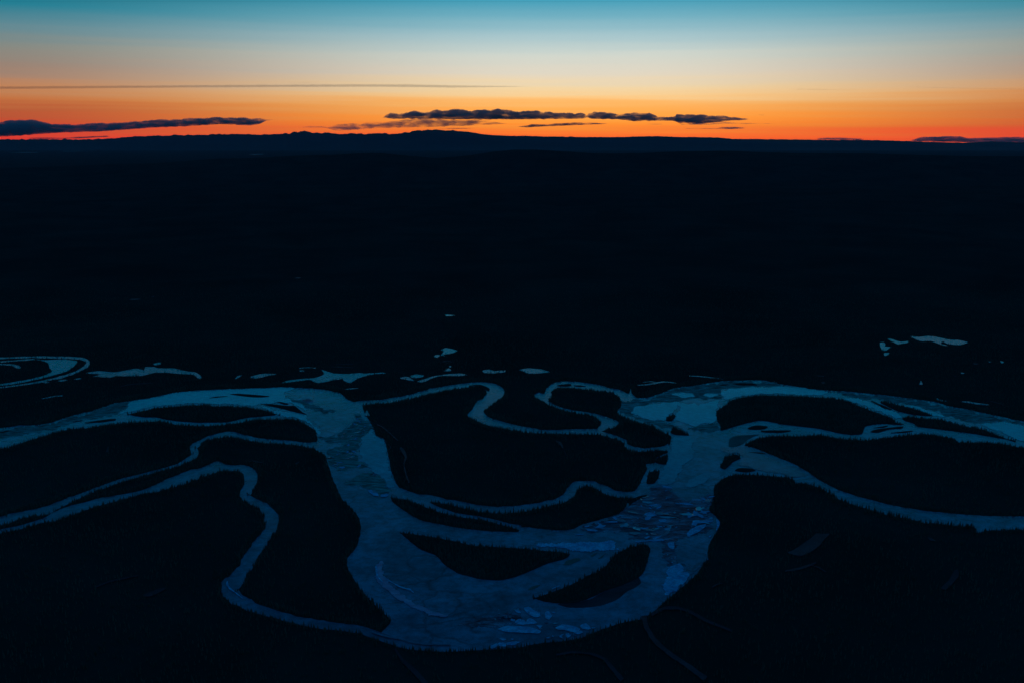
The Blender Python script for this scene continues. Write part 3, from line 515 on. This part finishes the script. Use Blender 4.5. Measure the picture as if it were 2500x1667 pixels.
for s, lb, m, z in PAT: patch('ice_sheet', s, lb, m, z+.1, amp=3.6)
FLOES = [
 ('I 65,1115 110,1092 180,1085 250,1085 330,1092 400,1105 470,1130 450,1155 330,1150 200,1145 120,1135', 'largest flat floe at the bottom of the bend'),
 ('I 222,1050 240,1028 275,1018 325,1040 325,1068 270,1070', 'squarish floe just above the largest bottom floe'),
 ('I 332,1068 335,1035 362,1008 400,1025 438,1052 400,1065', 'humped floe right of the squarish floe'),
 ('I 302,912 350,900 385,918 420,942 460,962 472,988 430,1002 380,985 330,950', 'bright slanted floe at the top of the bottom cluster'),
 ('I 510,972 520,948 545,945 560,965 575,990 550,1022 522,1010', 'small upright floe right of the slanted floe'),
 ('I 610,1102 640,1085 680,1070 760,1078 800,1090 845,1112 815,1145 770,1140 700,1120 640,1118', 'long ragged floe right of the bottom cluster'),
 ('I 850,1082 870,1068 905,1060 930,1080 952,1112 900,1116 865,1105', 'rounded floe touching the right end of the ragged floe'),
 ('I 710,1162 755,1152 765,1165 725,1202', 'small pointed floe under the ragged floe'),
 ('I 795,1150 850,1130 872,1145 830,1162', 'small crumbled floe below the rounded floe'),
 ('I 432,1078 470,1072 490,1082 462,1102', 'tiny floe right of the squarish and humped floes'),
 ('I 75,1205 100,1198 136,1212 110,1222', 'tiny dim floe below the largest bottom floe'),
 ('I 185,1207 200,1200 212,1210 195,1216', 'speck of floe right of the tiny dim floe'),
 ('I 215,930 250,928 280,955 265,962 235,950', 'thin floe left of the slanted floe'),
 ('I 440,960 462,955 470,972 452,978', 'speck of ice touching the slanted floe'),
 ('I 570,950 610,948 620,956 585,960', 'thin sliver floe right of the upright floe'),
 ('I 515,1198 545,1190 565,1200 535,1204', 'dim sliver floe near the bottom shore'),
 ('I 955,1100 995,1098 975,1110', 'sliver floe against the near shore at right'),
 ('I 1600,70 1660,60 1680,80 1640,92 1615,88', 'bright floe at the left of the great jam'),
 ('I 1870,200 1900,165 1960,130 2050,110 2030,150 1950,200 1880,228', 'long bright floe at the east of the great jam'),
 ('I 1930,80 2000,75 2110,78 2100,92 1990,102 1930,100', 'flat bright floe at the north east of the great jam'),
 ('I 1460,20 1500,0 1560,5 1560,30 1500,40', 'bright floe at the top of the great jam'),
 ('I 1430,150 1500,144 1500,150 1440,158', 'sliver floe left in the great jam'),
 ('I 1545,245 1600,222 1632,212 1620,230 1560,252', 'sliver floe south west in the great jam'),
 ('I 1460,240 1510,224 1512,232 1480,248', 'short sliver floe south west of the great jam'),
 ('I 1365,275 1420,270 1560,262 1490,275 1400,286', 'thin pale floe along the north tip of the leaf shaped island'),
 ('I 1225,130 1260,120 1300,115 1290,130 1240,140', 'small pale floe at the west of the great jam'),
 ('I 800,208 850,205 880,209 840,213', 'thin floe alone in the channel above the snow covered floe'),
 ('I 1690,300 1715,285 1745,285 1750,320 1740,350 1700,335', 'cracked floe at the head of the rubble column'),
 ('I 1640,155 1700,148 1710,156 1660,164', 'sliver floe in the middle of the great jam'),
 ('I 2075,235 2090,218 2102,220 2098,235', 'speck floe on the east shore under the great jam'),
 ('J 190,260 205,262 228,298 205,345 190,370 195,320', 'pale sliver of ice in the notch of the east shore'),
 ('B 1560,1355 1600,1352 1620,1375 1650,1380 1665,1410 1620,1405 1585,1385', 'pale floe in the lower left arm'),
 ('B 1680,1400 1740,1385 1760,1395 1740,1415 1690,1418', 'second pale floe close to the island tip'),
 ('B 1285,1135 1330,1128 1345,1140 1310,1148', 'small pale floe low in the left arm'),
]
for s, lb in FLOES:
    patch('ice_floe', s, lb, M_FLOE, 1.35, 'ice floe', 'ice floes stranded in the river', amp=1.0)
# the bright thread on the pushed ridge and shelf edges
patch('ice_ridge', 'G 1640,510,10 1650,600,12 1700,660,8', 'short bright rib at the head of the curved ridge', M_FLOE, 1.3, 'ice ridge', rib=True)
patch('ice_ridge', 'G 1730,630,7 1850,700,9 1900,720,9 1960,735,11 2000,765,6', 'thin bright thread of ice above the curved ridge', M_FLOE, 1.3, 'ice ridge', rib=True)
patch('ice_ridge', 'G 215,655,9 215,690,10 240,725,12 300,770,10 360,820,8', 'thin bright rib of ice in the corner of the western stream', M_FLOE, 1.6, 'ice ridge', rib=True)
patch('ice_ridge', 'G 1600,1140,12 1700,1175,14 1830,1200,14 1950,1235,10 2100,1258,10 2352,1262,12', 'long dim rib of ice along the near shore of the bend', M_STREAM, 1.6, 'ice ridge', rib=True)
patch('ice_ridge', 'I 580,728,5 620,712,9 650,700,5', 'short bright rim on the north shore of the leaf shaped island', M_FLOE, 2.2, 'ice ridge', rib=True)

# small loose slabs frozen into the jams: each its own object, shapes shared
def inpoly(x, y, P):
    c = False; n = len(P)
    for i in range(n):
        x1, y1 = P[i][:2]; x2, y2 = P[(i+1) % n][:2]
        if (y1 > y) != (y2 > y) and x < (x2-x1)*(y-y1)/(y2-y1)+x1: c = not c
    return c
chunks = []
for k in range(7):
    n = 9; bm = bmesh.new(); top = []
    asp = random.uniform(.28, .7)
    for i in range(n):
        a = i/n*6.283+random.uniform(-.25,.25); r = random.uniform(.6,1.1)
        top.append(bm.verts.new((math.cos(a)*r, math.sin(a)*r*asp, random.uniform(-.02,.06))))
    f = bm.faces.new(top); e = bmesh.ops.extrude_face_region(bm, geom=[f])
    for v in [g for g in e['geom'] if isinstance(g, bmesh.types.BMVert)]: v.co.z -= .22; v.co.x *= 1.08; v.co.y *= 1.08
    bmesh.ops.recalc_face_normals(bm, faces=bm.faces[:])
    me = bpy.data.meshes.new('ice_chunk'); bm.to_mesh(me); bm.free(); me.materials.append([M_FLOE, M_STREAM, M_FLOE, M_SMOOTH, M_ICE, M_FLOE, M_STREAM][k]); chunks.append(me)
def scatter(s, n, smin, smax, label, group):
    P = parse(s); xs = [p[0] for p in P]; ys = [p[1] for p in P]; c = 0; tries = 0
    while c < n and tries < 9000:
        tries += 1
        x = random.uniform(min(xs), max(xs)); y = random.uniform(min(ys), max(ys))
        if not inpoly(x, y, P): continue
        if mn.noise(Vector((x*.03, y*.06, 4.))) < random.uniform(-.35, .2): continue
        if mask[int(y)-MY0, int(x)-MX0] != 1: continue
        o = bpy.data.objects.new('ice_chunk', random.choice(chunks)); COL.objects.link(o)
        g = ground(x, y, 1.5); o.location = (g[0], g[1], 2.0); r = smin+(smax-smin)*random.random()**2.2
        o.scale = (r, r*random.uniform(.8,1.6), random.uniform(1.5,3)); o.rotation_euler = (random.uniform(-.05,.05), random.uniform(-.05,.05), random.uniform(0,6.28))
        tag(o, label, 'ice chunk', group); c += 1
scatter(ROUGHP[8][0], 150, 3, 22, 'small pale slab frozen into the great jam at the foot of the right arm', 'loose slabs in the great ice jam')
scatter(ROUGHP[2][0], 42, 3, 15, 'small pale slab in the jumbled ice crossing the left arm', 'loose slabs in the left arm')
scatter(ROUGHP[3][0], 26, 3, 13, 'small pale slab in the broken ice band low in the left arm', 'loose slabs low in the left arm')
scatter(ROUGHP[9][0], 16, 2, 8, 'small slab in the rubble column running down the bend', 'loose slabs in the rubble column')
scatter('I 60,920 560,900 700,1040 980,1080 760,1210 560,1200 200,1090 60,1060', 34, 2, 7, 'fragment of ice drifting among the floes at the bottom of the bend', 'fragments around the bottom floes')
scatter('I -150,1080 60,990 240,960 240,1060 60,1080', 14, 2, 8, 'fragment in the slush left of the bottom floes', 'fragments left of the bottom floes')

# ------------------------------------------------------------------ forest
def at_mask(X, Y, z=0.):
    # project ground points to photo pixels and read the mask
    dy = Y; fwd = dy*CP + (H-z)*SP; up = dy*SP - (H-z)*CP
    px = 1250+FPX*X/fwd; py = 833.5-FPX*up/fwd
    ix = np.clip((px-MX0).astype(int), 0, MX1-MX0-1); iy = np.clip((py-MY0).astype(int), 0, MY1-MY0-1)
    return mask[iy, ix], px, py, ix, iy
bigw = big_mask > 0
# shore nearness: dilate water by a few pixels
wat = bigw
near = wat.copy()
for k in range(1, 9):
    near[k:, :] |= wat[:-k, :]; near[:-k, :] |= wat[k:, :]
n2 = near.copy()
for k in range(1, 12):
    n2[:, k:] |= near[:, :-k]; n2[:, :-k] |= near[:, k:]
near = n2
def candidates(n, y0, y1):
    t = rng.random(n); Y = np.sqrt(y0*y0+(y1*y1-y0*y0)*t); X = (rng.random(n)*2-1)*.66*Y
    return X, Y
bx, by = candidates(1500000, 1350, 7200)
mk, px, py, ix, iy = at_mask(bx, by)
nr = near[iy, ix]
dens = np.where(nr, .62, .10)*np.clip((7200-by)/2600, 0, 1)
keep = (mk == 0) & (rng.random(len(bx)) < dens)
bx, by = bx[keep], by[keep]; n = len(bx)
print('forest trees', n)
hgt = 6.5 + rng.random(n)**1.3*8.5; rad = .9+rng.random(n)*1.1; ang = rng.random(n)*6.28
lx = rng.normal(0, .25, n); ly = rng.normal(0, .25, n)
S = 5
V = np.zeros((n, S*2+1, 3), np.float32)
for k in range(S):
    a = ang+k*2*math.pi/S
    V[:,k,0] = bx+np.cos(a)*rad; V[:,k,1] = by+np.sin(a)*rad; V[:,k,2] = .8
    V[:,S+k,0] = bx+np.cos(a+.5)*rad*.62+lx*.4; V[:,S+k,1] = by+np.sin(a+.5)*rad*.62+ly*.4; V[:,S+k,2] = hgt*.45
V[:,2*S,0] = bx+lx; V[:,2*S,1] = by+ly; V[:,2*S,2] = hgt
ft = []
for k in range(S):
    k2 = (k+1) % S
    ft += [(k, k2, S+k2), (k, S+k2, S+k), (S+k, S+k2, 2*S)]
ft = np.array(ft, np.int32); F = (ft[None]+(np.arange(n, dtype=np.int32)*(2*S+1))[:,None,None]).reshape(-1)
me = bpy.data.meshes.new('forest'); nf = len(F)//3
me.vertices.add(n*(2*S+1)); me.vertices.foreach_set('co', V.reshape(-1))
me.loops.add(len(F)); me.loops.foreach_set('vertex_index', F)
me.polygons.add(nf); me.polygons.foreach_set('loop_start', np.arange(0, len(F), 3, dtype=np.int32)); 
me.update(calc_edges=True); me.materials.append(M_TREE)
fo = bpy.data.objects.new('forest', me); COL.objects.link(fo)
tag(fo, 'dark spruce forest covering the flood plain between the frozen channels', 'forest', None, 'stuff')

# single spruces that stand out against the ice on near shores
def spruce(seed):
    random.seed(seed); bm = bmesh.new(); h = random.uniform(12, 17)
    def cone(z0, z1, r0, r1, n, jit=0., mi=0):
        a0 = random.random()*6; lo = []; hi = []
        for i in range(n):
            a = a0+i/n*6.283; j = 1+random.uniform(-jit, jit)
            lo.append(bm.verts.new((math.cos(a)*r0*j, math.sin(a)*r0*j, z0+random.uniform(-.3,.1)*jit)))
        if r1 > 0:
            for i in range(n):
                a = a0+i/n*6.283; hi.append(bm.verts.new((math.cos(a)*r1, math.sin(a)*r1, z1)))
            fs = [bm.faces.new((lo[i], lo[(i+1)%n], hi[(i+1)%n], hi[i])) for i in range(n)]
        else:
            t = bm.verts.new((0, 0, z1)); fs = [bm.faces.new((lo[i], lo[(i+1)%n], t)) for i in range(n)]
        for f in fs: f.material_index = mi
    cone(-.5, h*.8, .22, .06, 6, 0, 1)
    tiers = 8
    for k in range(tiers):
        f = k/tiers; z0 = 1.4+f*(h-2.4); r = (1-f)**.75*1.9+.25
        cone(z0, z0+h/tiers*1.9, r*random.uniform(.8,1.15), 0, 9, .35)
    me = bpy.data.meshes.new('spruce_tree'); bm.to_mesh(me); bm.free(); me.materials.append(M_TREE); me.materials.append(M_BARK); return me
protos = [spruce(40+i) for i in range(6)]
random.seed(99)
BANKS = [  # just below the near edge of the ice, photo pixels
 ('K 330,125 430,165 560,250 700,305 850,350 1050,410 1250,450 1400,490 1500,490 1700,520 1850,545', 62, 'dark spruce on the near bank of the long eastern stream', 'spruces along the eastern stream'),
 ('C 620,690 700,722 820,755 950,785 1100,805 1300,815 1450,820 1600,822 1800,822', 46, 'dark spruce on the near bank of the looping creek', 'spruces along the looping creek'),
 ('H 950,385 1100,400 1250,405 1400,400 1550,385 1700,350 1850,310', 36, 'dark spruce on the near bank of the curving side channel', 'spruces along the curving side channel'),
 ('E 350,835 450,855 560,870 800,895 900,880 1050,865 1250,840', 34, 'dark spruce on the near bank of the eastern bend channel', 'spruces along the eastern bend channel'),
 ('A 1550,1350 1700,1305 1900,1240 2050,1180 2200,1165', 28, 'dark spruce on the near bank of the western stream', 'spruces along the western stream'),
 ('D 450,650 600,705 720,740 850,800 910,830', 26, 'dark spruce on the near bank of the upper right arm', 'spruces along the upper right arm'),
 ('H 30,1225 100,1300 170,1390', 12, 'dark spruce on the steep west bank of the lower left bend', 'spruces on the west bank of the bend'),
]
for s, cnt, lb, gr in BANKS:
    c = catmull(parse(s), 2.0, False)
    for i in range(cnt):
        for _ in range(30):
            p = c[random.randrange(len(c))]; x = p[0]+random.uniform(-2,2); y = p[1]+random.uniform(-2,5)
            # walk down to the nearest land below this point
            yy = y
            while yy < y+26 and mask[int(yy)-MY0, int(x)-MX0]: yy += 1
            if not mask[int(yy)-MY0, int(x)-MX0]:
                # and up to the shoreline so the tree stands at the water's edge
                while yy > y-26 and not mask[int(yy-1)-MY0, int(x)-MX0]: yy -= 1
                if yy > y-25: break
        g = ground(x, yy+random.uniform(.6,3), 0.)
        o = bpy.data.objects.new('spruce_tree', random.choice(protos)); COL.objects.link(o)
        o.location = g; sc = random.uniform(.55,1.3); o.scale = (sc*1.05, sc*1.05, sc); o.rotation_euler = (random.uniform(-.04,.04), random.uniform(-.04,.04), random.random()*6)
        tag(o, lb, 'tree', gr)

# ------------------------------------------------------------------ clouds (closed lens shaped bodies of thin vapour, 170 km off)
CD = 170000.0
def vapour(name, dens, col, aniso=0.0, patchy=None):
    m = bpy.data.materials.new(name); m.use_nodes = True; t = m.node_tree; t.nodes.clear()
    v = t.nodes.new('ShaderNodeVolumePrincipled'); v.inputs['Color'].default_value = (*col, 1); v.inputs['Density'].default_value = dens
    v.inputs['Anisotropy'].default_value = aniso
    if patchy:
        c = t.nodes.new('ShaderNodeTexCoord'); mp_ = t.nodes.new('ShaderNodeMapping'); mp_.inputs['Scale'].default_value = (1/1900, 1/4000, 1/480)
        n = t.nodes.new('ShaderNodeTexNoise'); n.inputs['Scale'].default_value = 1; n.inputs['Detail'].default_value = 5; n.inputs['Roughness'].default_value = .65
        q = t.nodes.new('ShaderNodeMapRange'); q.inputs[1].default_value = patchy; q.inputs[2].default_value = patchy+.22; q.inputs[3].default_value = 0; q.inputs[4].default_value = dens*1.5
        t.links.new(c.outputs['Object'], mp_.inputs[0]); t.links.new(mp_.outputs[0], n.inputs['Vector']); t.links.new(n.outputs[0], q.inputs[0]); t.links.new(q.outputs[0], v.inputs['Density'])
        m.cycles.volume_step_rate = .12
    o = t.nodes.new('ShaderNodeOutputMaterial'); t.links.new(v.outputs[0], o.inputs['Volume']); return m
V_DENSE = vapour('cloud_dense', 1/2100.0, (.98,.80,.86), .35, .38)
V_MID = vapour('cloud_mid', 1/4000.0, (.98,.80,.86), .35, .43)
V_THIN = vapour('cloud_thin', 1/30000.0, (.6,.45,.5))
V_WISP = vapour('cloud_wisp', 1/60000.0, (.6,.45,.5))
def cloud(top, bot, m, label, seed, puff=1.0, deep=1.0, dist=CD):
    tp = parse(top); bt = parse(bot); x0 = min(tp[0][0], bt[0][0]); x1 = max(tp[-1][0], bt[-1][0])
    n = max(30, int((x1-x0)/1.3)); px = np.linspace(x0, x1, n)
    yt = np.interp(px, [a[0] for a in tp], [a[1] for a in tp]); yb = np.interp(px, [a[0] for a in bt], [a[1] for a in bt])
    puffs = []; q = x0
    cr_ = random.Random(seed*13)
    while q < x1:
        st = cr_.uniform(9, 30); puffs.append((q+st/2, st*.72, cr_.uniform(.8, 1.0)*min(5.5, st*.2)*puff)); q += st
    K = 14; verts = []; faces = []
    for i in range(n):
        e = min(1.0, i/(n*.035)+.02, (n-1-i)/(n*.035)+.02)**.5
        c = (yt[i]+yb[i])/2; hh = max(.25, (yb[i]-yt[i])/2)*e
        pf = max([h_*math.sqrt(max(0, 1-((px[i]-c_)/w_)**2)) for c_, w_, h_ in puffs if abs(px[i]-c_) < w_] + [0])
        up = hh + (pf - 1.6*puff + abs(mn.noise(Vector((px[i]*.45, 0, seed))))*1.6*puff)*min(1, hh/3.5)*e
        dn = hh + puff*mn.noise(Vector((px[i]*.09, 5, seed)))*1.2*min(1, hh/3)
        up = max(.2, up); dn = max(.2, dn)
        dep = (1500+hh*450)*deep*e
        for k in range(K):
            a = k/K*2*math.pi
            r = 1+.22*mn.noise(Vector((px[i]*.07, math.cos(a)*1.5, math.sin(a)*1.5+seed)))
            yy = c - math.sin(a)*(up if math.sin(a) > 0 else dn)
            verts.append(at_dist(px[i], yy, dist+math.cos(a)*dep*r))
    for i in range(n-1):
        for k in range(K):
            k2 = (k+1) % K; faces.append((i*K+k, i*K+k2, (i+1)*K+k2, (i+1)*K+k))
    faces.append(tuple(range(K))); faces.append(tuple((n-1)*K+k for k in range(K))[::-1])
    bm = bmesh.new(); bv = [bm.verts.new(v) for v in verts]
    for f in faces: bm.faces.new([bv[q] for q in f])
    bmesh.ops.recalc_face_normals(bm, faces=bm.faces[:])
    me = bpy.data.meshes.new('cloud'); bm.to_mesh(me); bm.free(); me.materials.append(m)
    o = bpy.data.objects.new('cloud', me); COL.objects.link(o); tag(o, label, 'cloud', 'dark evening clouds over the horizon')
    o.visible_shadow = True
    return o
cloud('P -160,300 Q 0,312 80,305 200,303 260,308 300,320 330,328 440,325 480,335 620,322 850,312 980,298 1080,303 1200,292 1380,287 1500,284 1650,292 1745,294',
      'P -160,322 Q 0,405 100,400 250,388 400,378 600,374 800,360 1000,345 1200,338 1400,325 1520,328 1640,322 1690,306 1745,296', V_DENSE, 'long dark cloud bank low at the left', 1.)
cloud('Q 1500,326 1560,318 1640,306 1700,300', 'Q 1500,329 1600,333 1660,322 1700,302', V_DENSE, 'ragged tuft under the right tip of the left cloud bank', 2., dist=CD+7000)
cloud('R 350,284 370,262 410,252 440,262 450,266 500,252 550,240 590,246 620,253 650,250 690,240 740,244 790,236 840,230 880,234 920,243 1000,236 1040,243 1090,234 1150,243 1220,247 1270,243 1300,250 1340,246 1420,251 1470,262 1540,257 1640,262 1670,276',
      'R 350,287 450,290 600,291 800,294 1100,295 1400,293 1640,290 1670,286', V_DENSE, 'largest puffy cloud bank in the middle of the horizon', 3., 1.2)
cloud('R 1645,266 1665,256 1680,262 1700,250 1760,254 1800,256 1850,270 1900,264 1950,257 2000,260 2050,254 2080,268 2110,281 2220,278 S 130,268 180,270 300,273 450,279 610,292',
      'R 1645,286 1700,292 1850,293 1950,306 2080,304 2200,302 S 150,318 250,326 400,312 500,301 610,295', V_DENSE, 'puffy cloud bank right of the largest one', 4., 1.1, dist=CD+5000)
cloud('Q 1890,342 2050,338 R 0,345 60,332 120,324 200,326 280,316 330,320 450,302 600,294 800,296 950,300 1000,306 1150,320', 'Q 1890,344 2060,348 R 0,352 60,368 150,362 300,352 600,344 900,335 1000,328 1150,322', V_MID, 'smoky lower cloud hanging under the largest bank', 5., dist=CD-9000)
cloud('R 1210,338 1270,334 1300,328 1420,325 1480,318 1620,315 1790,320', 'R 1210,340 1270,345 1400,338 1650,328 1790,322', V_DENSE, 'small flat cloud between the two big banks', 6., .6)
cloud('S 150,324 380,315 440,311 500,315 750,320', 'S 150,328 300,330 440,324 600,323 750,322', V_MID, 'thin flat cloud under the right bank', 7., .5, dist=CD-9000)
cloud('S 190,350 390,350 430,343 500,342 575,348', 'S 190,352 390,354 480,356 575,350', V_DENSE, 'little flat cloud close over the right horizon', 8., .4)
cloud('R 2020,323 2080,320 2140,322', 'R 2020,325 2080,327 2140,325', V_MID, 'tiny flat cloud left of the thin flat one', 9., .3, dist=CD-9000)
cloud('S 1620,426 1700,408 1830,404 1950,404 2000,414 2200,410 2352,408 P 2800,330', 'S 1620,432 1800,436 2000,440 2352,442 P 2800,352', V_DENSE, 'flat dark cloud resting on the horizon at right', 10., .5)
cloud('S 1030,416 1100,411 1180,410 1330,418', 'S 1030,422 1180,424 1330,423', V_DENSE, 'small dark cloud touching the right horizon', 11., .4)
cloud('Q 180,412 280,409 400,412 520,404 680,398 700,401', 'Q 180,416 300,418 500,416 620,408 700,405', V_DENSE, 'small dark cloud under the left bank', 12., .4)
cloud('R 700,350 830,348 940,350', 'R 700,352 830,353 940,351', V_DENSE, 'hair thin cloud over the central summit', 13., .2)
cloud('P -200,211 Q 0,84 600,80 1200,76 1800,72 2352,70 R 500,70 800,76 1300,82', 'P -200,222 Q 0,100 600,96 1200,91 1800,88 2352,86 R 500,88 800,92 1300,85', V_THIN, 'long thin straight streak of cloud high at the left', 14., .3, 2.2)
cloud('Q 1840,58 1950,55 2040,60', 'Q 1840,62 1950,64 2040,63', V_WISP, 'tiny wisp above the long straight streak', 15., .3, 1.)
cloud('S 880,97 1000,98 1160,103 1300,104', 'S 880,102 1050,107 1200,107 1300,106', V_WISP, 'faint wisp high at the right', 16., .4, 1.6)
cloud('S 1600,84 1800,88 2100,95 2352,98 P 2700,222', 'S 1600,86 1800,93 2100,99 2352,104 P 2700,226', V_WISP, 'long faint wisp high at the right edge', 17., .3, 1.6)
cloud('S 660,264 690,262', 'S 660,268 690,267', V_THIN, 'dot of cloud right of the right bank', 18., .2, 2.)

# ------------------------------------------------------------------ air
hm = vapour('haze_air', 2.6e-6, (.30,.78,1.0))
bm = bmesh.new(); bmesh.ops.create_cube(bm, size=1)
me = bpy.data.meshes.new('haze'); 
for v in bm.verts:
    v.co.x *= 250000; v.co.y = 56000+v.co.y*130000; v.co.z = -32+(v.co.z+.5)*2332
bm.to_mesh(me); bm.free(); me.materials.append(hm)
hz = bpy.data.objects.new('haze', me); COL.objects.link(hz)
tag(hz, 'thin blue evening haze over the whole valley', None, None, 'stuff')
